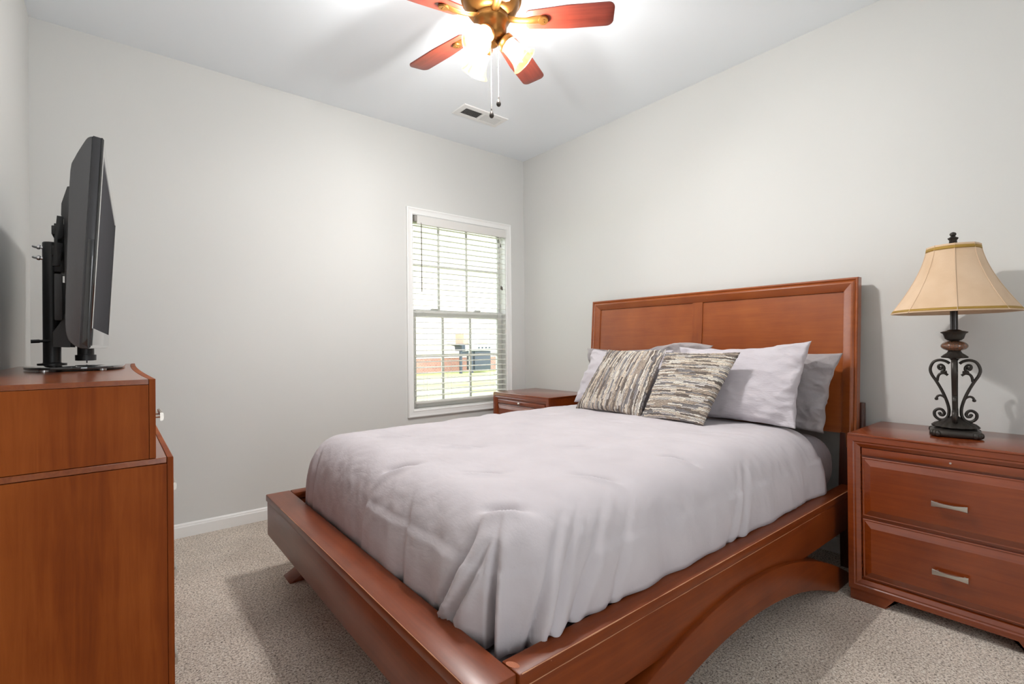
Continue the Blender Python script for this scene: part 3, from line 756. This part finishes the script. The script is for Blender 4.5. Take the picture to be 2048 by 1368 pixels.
bm = B(); lathe(bm, [(.014, .386), (.022, .389), (.028, .396), (.031, .408), (.034, .416), (.040, .420), (.041, .423), (.034, .426), (.024, .428), (.020, .431), (.014, .433)], 48, wob=lambda a, k: 1+(.06*abs(math.sin(a*9)) if k in (2, 3, 4, 5, 6) else 0)); obj('upper_leaf_cup', bm, M_iron, lamp, 50)
bm = B(); lathe(bm, [(.0125, .432), (.0125, .56), (.006, .562), (.006, .79)], 18); obj('stem', bm, M_chrome if False else plain('stem_gunmetal', srgb(70, 68, 68), .22, metal=.9), lamp)
# shade: bell with eight panels
SZ0, SZ1 = .502, .775
def shr(t): return .083+(.205-.083)*(1-t)**1.55 if True else 0
def shell(bm, zs_, off, nn=96, ribs=True):
    rg = []
    for t in zs_:
        r = shr(t)+off; z = SZ0+(SZ1-SZ0)*t; ring = []
        for i in range(nn):
            a = 2*math.pi*i/nn; s = (i % 12)/12; k = math.cos(math.pi/8)/math.cos((s-.5)*math.pi/4)
            rr = r*(.45+.55*k)
            ring.append(bm.verts.new((rr*math.cos(a), rr*math.sin(a), z)))
        rg.append(ring)
    for a, b in zip(rg, rg[1:]):
        for i in range(nn): bm.faces.new((a[i], a[(i+1) % nn], b[(i+1) % nn], b[i]))
    return rg
bm = B(); shell(bm, [i/24 for i in range(25)], 0); shade = obj('shade', bm, M_shade, lamp, 25)
so = shade.modifiers.new('thickness', 'SOLIDIFY'); so.thickness = .003
for k in range(8):
    a = k*math.pi/4; bm = B()
    tube(bm, [((shr(t)+.0006)*(.45+.55)*math.cos(a), (shr(t)+.0006)*math.sin(a), SZ0+(SZ1-SZ0)*t) for t in [i/20 for i in range(21)]], .0016, 6, 1.0, (0, 0, 1)); obj('seam', bm, M_shade, shade, 60)
for t0, t1 in ((.022, .052), (.925, .972)):
    bm = B(); rg = shell(bm, [t0, (t0+t1)/2, t1], .0022); o = obj('braid_trim', bm, M_braid, shade, 25); q = o.modifiers.new('thickness', 'SOLIDIFY'); q.thickness = .002
bm = B()
for k in range(3):
    a = k*2*math.pi/3; tube(bm, [(0, 0, .768), (.080*math.cos(a), .080*math.sin(a), .770)], .0018, 6)
obj('spider', bm, M_iron, shade)
bm = B(); lathe(bm, [(.006, .775), (.010, .777), (.010, .782), (.013, .785), (.012, .797), (.016, .803), (.017, .806), (.010, .810), (.007, .814), (.010, .818), (.011, .823), (.008, .828), (.001, .831)], 24, wob=lambda a, k: 1+(.08*math.sin(a*8) if 3 < k < 8 else 0)); obj('finial', bm, M_iron, lamp, 50)

# ------------------------------------------------------------------ dresser
DY0, DY1 = 1.40, 2.81; LX, UX, LZ, UZ = .108, .075, .836, 1.019; BX = L+.016
dr = thing('dresser', 'tall cherry dresser with stepped-back upper section under the television', 'dresser', (-.1, 2.1, 0))
def dp(name, bm, mat, smooth=35, par=None):
    o = obj(name, bm, mat, par or dr, smooth)
    if not par: o.location = (.1, -2.1, 0)
    return o
fr_ = .012
dp('lower_body', box(B(), BX, LX-fr_-.001, DY0+.0005, DY1-.0005, .0, LZ-.0145), M_wood, 0)
dp('lower_top', box(B(), BX, LX-fr_-.001, DY0, DY1, LZ-.0130, LZ, .0012), M_top, 20)
bm = B(); framesweep(bm, DY0, DY1, 0.0, LZ, [(0, -fr_), (0, -.002), (.002, 0), (.018, 0), (.020, -.002), (.022, -fr_)], lambda u, v, h: (LX+h, u, v)); dp('lower_front_frame', bm, M_wood, 20)
dp('upper_body', box(B(), BX+.006, UX-fr_-.001, DY0+.003, DY1-.003, LZ+.001, UZ-.0125), M_wood, 0)
def bowed(x0, x1, y0, y1, z0, z1, sag0, sag1):
    bm = B(); n = 24; A = []
    for i in range(n+1):
        y = y0+(y1-y0)*i/n; s = 1-(2*i/n-1)**2
        A.append([bm.verts.new(c) for c in ((x0-sag0*s, y, z0), (x1-sag1*s, y, z0), (x1-sag1*s, y, z1), (x0-sag0*s, y, z1))])
    for a, b in zip(A, A[1:]):
        for k in range(4): bm.faces.new((a[k], b[k], b[(k+1) % 4], a[(k+1) % 4]))
    bm.faces.new(A[0]); bm.faces.new(A[-1][::-1]); bmesh.ops.recalc_face_normals(bm, faces=bm.faces); return bm
dp('upper_top', bowed(BX+.006, UX-fr_-.0012, DY0+.0025, DY1-.0025, UZ-.0113, UZ, 0, .014), M_top, 20)
ff = dp('upper_front_frame', bowed(UX-fr_, UX, DY0+.003, DY1-.003, LZ+.0012, UZ, .014, .010), M_wood, 30)
dy = (DY1-DY0-.05)/2
M_dz = wood('dresser_drawer_wood', srgb(130, 56, 26), srgb(98, 38, 18), srgb(152, 74, 38), 'Y')
def xraised(y0, y1, z0, z1, xf):
    bm = B(); framesweep(bm, y0, y1, z0, z1, [(0, -.012), (0, 0), (.004, .002), (.008, .001), (.03, .010), (.032, .011)], lambda u, v, hh: (xf+hh, u, v), True); return bm
def xhandle(y, z, xf):
    bm = B(); handle(bm, -y, z, 0); bmesh.ops.rotate(bm, verts=bm.verts, cent=(0, 0, 0), matrix=Matrix.Rotation(math.pi, 3, 'Z')); bmesh.ops.translate(bm, verts=bm.verts, vec=(xf, 0, 0)); return bm
for k in range(2):
    y0 = DY0+.022+k*(dy+.006); y1 = y0+dy
    for z0, z1 in ((.07, .315), (.322, .567), (.574, .812)):
        d = dp('drawer', xraised(y0, y1, z0, z1, LX-.008), M_dz, 20); dp('handle', xhandle((y0+y1)/2, (z0+z1)/2, LX+.003), M_nickel, 35, d)
for k in range(3):
    w = (DY1-DY0-.05)/3; y0 = DY0+.02+k*(w+.005)
    d = dp('upper_drawer', xraised(y0, y0+w, LZ+.012, UZ-.016, UX-.014), M_dz, 20); dp('handle', xhandle(y0+w*.4, .914, UX-.003), M_nickel, 35, d)

# ------------------------------------------------------------------ tv mount and television
PX, PY = -.170, 2.396
mo = thing('tv_stand_mount', 'black steel tabletop television stand with glass base on the dresser', 'tv stand', (PX, PY, UZ))
def mp_(name, bm, mat, smooth=35, par=None):
    o = obj(name, bm, mat, par or mo, smooth)
    if not par: o.location = (-PX, -PY, -UZ)
    return o
bm = B(); pts = []
for i in range(72):
    a = 2*math.pi*i/72; c, s = math.cos(a), math.sin(a); e = 2/3.2
    pts.append((-.098+.132*math.copysign(abs(c)**e, c), PY+.368*math.copysign(abs(s)**e, s)))
prism(bm, pts, 'Z', UZ+.006, UZ+.014, .001)
m, t, p = newmat('black_tempered_glass'); p.inputs['Base Color'].default_value = srgb(34, 36, 38); p.inputs['Roughness'].default_value = .05; p.inputs['Coat Weight'].default_value = 1; M_bg = m
bpl = mp_('glass_base', bm, M_bg, 30)
for x, y in ((-.17, PY-.27), (-.17, PY+.27), (-.03, PY-.22), (-.03, PY+.22)):
    bm = B(); lathe(bm, [(.012, UZ), (.012, UZ+.0065)], 12, (x, y, 0)); mp_('rubber_foot', bm, M_chrome, 35, bpl)
bm = B(); lathe(bm, [(.040, UZ+.014), (.040, UZ+.019), (.027, UZ+.020), (.0245, UZ+.022), (.0245, 1.465), (.022, 1.468)], 28, (PX, PY, 0)); mp_('pole', bm, M_black, 40)
# bracket hung on the pole: channel, two upright rails with shaped ends
bm = B(); box(bm, -.160, -.126, PY-.05, PY+.05, 1.36, 1.53, .002); mp_('pole_bracket', bm, M_black)
for y in (PY-.146, PY+.146):
    def XZ(l): return [(PX0, z) for PX0, z in l]
    b2 = B(); prism(b2, [(-.103, 1.645), (-.119, 1.639), (-.134, 1.579), (-.135, 1.540), (-.128, 1.530), (-.126, 1.21), (-.138, 1.18), (-.157, 1.145), (-.157, 1.096), (-.115, 1.094), (-.112, 1.2)], 'Y', y-.012, y+.012, .002)
    mp_('upright_rail', b2, M_tv)
    b2 = B(); prism(b2, [(-.144, 1.533), (-.128, 1.532), (-.128, 1.462), (-.142, 1.452), (-.142, 1.444), (-.130, 1.440), (-.138, 1.366), (-.156, 1.364), (-.151, 1.45)], 'Y', y-.03, y-.014, .0015)
    mp_('hook_plate', b2, M_black)
    b2 = B(); box(b2, -.152, -.132, y-.026, y-.002, 1.185, 1.34, .003); mp_('spacer', b2, M_tv)
bm = B(); box(bm, -.158, -.140, PY-.17, PY+.17, 1.40, 1.432, .002); box(bm, -.158, -.140, PY-.17, PY+.17, 1.47, 1.50, .002); mp_('cross_bar', bm, M_black)
for z in (1.447, 1.409):
    bm = B(); lathe(bm, [(.006, 0), (.006, .006), (.009, .008), (.009, .014), (.006, .016), (.005, .024), (.003, .028)], 12, (PX-.022, PY-.004, z), (-1, 0, .12)); mp_('bolt', bm, M_chrome)
bm = B(); tube(bm, [(PX-.002, PY-.02, 1.118), (PX-.045, PY-.028, 1.116)], [.005, .005], 10); tube(bm, [(PX-.030, PY-.026, 1.1167), (PX-.052, PY-.0295, 1.1155)], .0065, 10); mp_('height_pin', bm, M_black)

tv = thing('television', 'dark grey flat television with thick shell and glossy bezel on pole stand', 'television', (-.0643, PY, 1.09), rz=-math.radians(1.6))
def tp(name, bm, mat, smooth=35, par=None):
    o = obj(name, bm, mat, par or tv, smooth)
    if not par: o.location = (.08, -PY, -1.09)
    return o
TY0, TY1 = 1.833, 2.955
fx = lambda z: -.0235-.0330*(1.693-z)/.603            # front plane, tipped forward
front = lambda z, o=0: fx(z)+o
shell_prof = [(front(1.693)-.017, 1.695), (front(1.693)-.030, 1.688), (-.066, 1.663), (-.082, 1.624), (-.091, 1.587), (-.096, 1.45), (-.1035, 1.197), (-.101, 1.128), (-.089, 1.103), (front(1.092)-.017, 1.092)]
bm = B(); prism(bm, smoothpts(shell_prof, 3), 'Y', TY0+.002, TY1-.002, .003); tp('rear_shell', bm, M_tv, 40)
bm = B(); prism(bm, [(front(1.693), 1.693), (front(1.693)-.018, 1.6955), (front(1.092)-.018, 1.0915), (front(1.092), 1.090)], 'Y', TY0, TY1, .002); tp('front_frame', bm, M_tvdark, 40)
for y in (TY0-.0015, TY1-.0035):
    bm = B(); prism(bm, [(front(1.40)-.0005, 1.40), (front(1.40)-.015, 1.40), (front(1.10)-.013, 1.104), (front(1.10)-.0005, 1.094)], 'Y', y, y+.005, .001); tp('side_speaker', bm, M_gloss)
P_tv = lambda u, v, h: (front(v)+h, u, v)
bm = B(); framesweep(bm, TY0, TY1, 1.0905, 1.693, [(0, 0), (.0, .003), (.004, .006), (.040, .006), (.042, .002)], P_tv)
bez = tp('bezel', bm, M_gloss, 25)
bm = B(); framesweep(bm, TY0+.030, TY1-.030, 1.098, 1.148, [(0, .005), (0, .0075), (.003, .0085)], P_tv, True); tp('speaker_bar', bm, M_gloss, 25, bez)
bm = B(); framesweep(bm, TY0+.040, TY1-.040, 1.150, 1.656, [(0, .002), (.001, .0035)], P_tv, True); tp('screen', bm, M_screen, 0)
bm = B(); lathe(bm, [(.022, 1.045), (.030, 1.046), (.0305, 1.066), (.028, 1.0665), (.024, 1.067), (.024, 1.10)], 28, (-.095, PY, 0))
for y in (-.008, .008): lathe(bm, [(.0015, 1.036), (.0015, 1.046)], 6, (-.092, PY+y, 0))
tp('swivel_neck', bm, M_black, 40)

# ------------------------------------------------------------------ ceiling fan
FX, FY, FZ, FR = 1.295, 1.722, 2.500, .531
fan = thing('ceiling_fan', 'bronze five-blade ceiling fan with three lit amber glass shades', 'ceiling fan', (FX, FY, C))
Z = lambda z: z-C
bm = B(); lathe(bm, [(.085, Z(2.74)), (.085, Z(2.715)), (.10, Z(2.70)), (.128, Z(2.672)), (.136, Z(2.64)), (.136, Z(2.600)), (.130, Z(2.585)), (.124, Z(2.582)), (.112, Z(2.552)), (.096, Z(2.530)), (.075, Z(2.520)), (.06, Z(2.519))], 56); obj('motor_housing', bm, M_bronze, fan, 40)
bm = B(); lathe(bm, [(.076, Z(2.519)), (.077, Z(2.500)), (.070, Z(2.492)), (.066, Z(2.470)), (.064, Z(2.440)), (.054, Z(2.426)), (.032, Z(2.420)), (.026, Z(2.415)), (.026, Z(2.40)), (.014, Z(2.392)), (.002, Z(2.390))], 48); hub = obj('light_kit', bm, M_bronze, fan, 40)
def blade():
    bm = B(); n = 40; out = []
    def hw(s):    # half width along the blade
        return .046+.014*min(1, s/.55)
    r0, r1 = .150, FR
    pts = []
    for i in range(21):
        s = i/20; pts.append((r0+(r1-.05-r0)*s, hw(s)))
    cr = .03; tip = []
    for i in range(13):
        a = math.pi/2*(1-i/12); tip.append((r1-.050+.018+cr*math.cos(a)*1.0, hw(1)-cr+cr*math.sin(a)))
    arc = [(r1-.001*abs(k)**1.0*0-(abs(k)/6)**2*.004, hw(1)*.5*(-k/6)*0.0) for k in ()]
    up_ = pts+tip
    prof = up_+[(x, -y) for x, y in up_[::-1]]
    # rounded root corners
    prof[0] = (r0+.012, prof[0][1]); prof[-1] = (r0+.012, prof[-1][1]); prof.insert(0, (r0, .032)); prof.append((r0, -.032))
    prism(bm, prof, 'Z', -.003, .003, .001)
    bmesh.ops.rotate(bm, verts=bm.verts, cent=(0, 0, 0), matrix=Matrix.Rotation(math.radians(-11), 3, 'X'))
    return bm
def iron():
    bm = B()
    for s in (1,):
        A = []
        for i in range(15):
            u = i/14; r = .060+.165*u; z = .016-.030*math.sin(min(1, u*1.25)*math.pi*.5)*(1)+.012*u
            w = .020-.006*math.sin(u*math.pi)+(.004*u)
            th = .010-.004*u
            A.append([bm.verts.new(c) for c in ((r, -w, z-.006*0), (r, -w*.5, z-th), (r, w*.5, z-th), (r, w, z), (r, 0, z+.004))])
        for a, b in zip(A, A[1:]):
            for k in range(5): bm.faces.new((a[k], a[(k+1) % 5], b[(k+1) % 5], b[k]))
        bm.faces.new(A[0][::-1]); bm.faces.new(A[-1])
    lathe(bm, [(.021, -.013), (.023, -.007), (.020, -.004)], 16, (.226, 0, 0))
    for y in (-.006, .006): lathe(bm, [(.003, -.015), (.003, -.012)], 8, (.228, y, 0))
    bmesh.ops.recalc_face_normals(bm, faces=bm.faces)
    bmesh.ops.rotate(bm, verts=bm.verts, cent=(0, 0, 0), matrix=Matrix.Rotation(math.radians(-11), 3, 'X'))
    return bm
b0 = obj('blade', blade(), M_fanwood, fan, 30); i0 = obj('blade_iron', iron(), M_bronze, b0, 50)
for k in range(5):
    b = b0 if k == 0 else b0.copy()
    if k:
        COL.objects.link(b); b.parent = fan
        ii = i0.copy(); COL.objects.link(ii); ii.parent = b
    b.location = (0, 0, Z(FZ)); b.rotation_euler = (0, 0, math.radians(27.4+72*(k-1)))
SR = [(.024, -.006), (.030, .0), (.034, .010), (.0355, .025), (.037, .045), (.040, .065), (.045, .085), (.052, .100), (.060, .110), (.064, .113)]
for k in range(3):
    a = math.radians((207, 327, 87)[k]); ca, sa = math.cos(a), math.sin(a); tl_ = math.radians(46)
    dv = Vector((ca*math.sin(tl_), sa*math.sin(tl_), -math.cos(tl_)))
    nk = Vector((.052*ca, .052*sa, Z(2.425)))
    bm = B(); tube(bm, [Vector((.03*ca, .03*sa, Z(2.445))), Vector((.045*ca, .045*sa, Z(2.435))), nk], .011, 10); lathe(bm, [(.020, -.006), (.036, .0), (.0395, .006), (.0395, .022), (.037, .026)], 28, nk, dv); obj('lamp_holder', bm, M_bronze, hub, 40)
    bm = B(); lathe(bm, SR, 40, nk+dv*.014, dv, cap=False); sh = obj('glass_shade', bm, M_fanglass, fan, 60); q = sh.modifiers.new('thickness', 'SOLIDIFY'); q.thickness = .0025
    bm = B(); lathe(bm, [(.008, .016), (.012, .028), (.016, .044), (.0175, .056), (.014, .068), (.007, .075), (.001, .077)], 20, nk, dv); obj('bulb', bm, M_bulb, sh, 60)
    ld = bpy.data.lights.new('fan_bulb_light', 'POINT'); ld.energy = BULB_W; ld.color = (1, .99, .975); ld.shadow_soft_size = .025
    lo_ = bpy.data.objects.new('fan_bulb_light', ld); COL.objects.link(lo_); lo_.parent = fan; lo_.location = nk+dv*.056
for (x, y, z0, z1) in ((1.292, 1.724, 2.395, 2.122), (1.316, 1.704, 2.43, 2.172)):
    bm = B(); n = int((z0-z1)/.006)
    for i in range(n): 
        z = z0-.006*i; lathe(bm, [(.0004, .0020), (.0010, .0012), (.0013, 0), (.0010, -.0012), (.0004, -.0020)], 6, (x-FX, y-FY, Z(z)))
    tube(bm, [(x-FX, y-FY, Z(z0)), (x-FX, y-FY, Z(z1))], .0006, 5)
    ch = obj('pull_chain', bm, M_nickel, fan, 60)
    bm = B(); lathe(bm, [(.0015, .030), (.0035, .026), (.003, .020), (.006, .013), (.0095, .003), (.0105, -.003), (.009, -.009), (.005, -.013), (.001, -.014)], 18, (x-FX, y-FY, Z(z1-.028))); obj('fob', bm, plain('fob_bronze', srgb(74, 70, 66), .3, metal=.7), ch, 60)

# ------------------------------------------------------------------ ceiling vent
vt = thing('ceiling_vent', 'white louvred air register in the ceiling beyond the fan', 'vent', (2.07, 2.895, C))
bm = B(); framesweep(bm, -.192, .192, -.085, .085, [(0, 0), (.003, .006), (.034, .010), (.038, .009), (.0385, .001)], lambda u, v, h: (u, v, -h)); obj('frame', bm, M_trim, vt, 25)
bm = B(); box(bm, -.155, .155, -.047, .047, -.0012, -.0004); obj('duct_shade_sheet', bm, M_dark, vt, 0)  # flat dark sheet, painted in place of the shade inside the duct
bm = B(); box(bm, -.008, .008, -.047, .047, -.009, -.002)
for s, x0, x1 in ((-1, -.152, -.010), (1, .010, .152)):
    n = 12
    for i in range(n):
        x = x0+(x1-x0)*(i+.5)/n; dx = .0042 if s < 0 else -.0016
        prism(bm, [(x-dx-.0006, -.0090), (x-dx+.0006, -.0090), (x+dx+.0006, -.0022), (x+dx-.0006, -.0022)], 'Y', -.046, .046)
obj('louvres', bm, M_trim, vt, 0)
bm = B(); tube(bm, [(.168, -.02, -.008), (.168, -.02, -.017), (.160, -.02, -.022)], .002, 6); obj('damper_lever', bm, M_trim, vt)
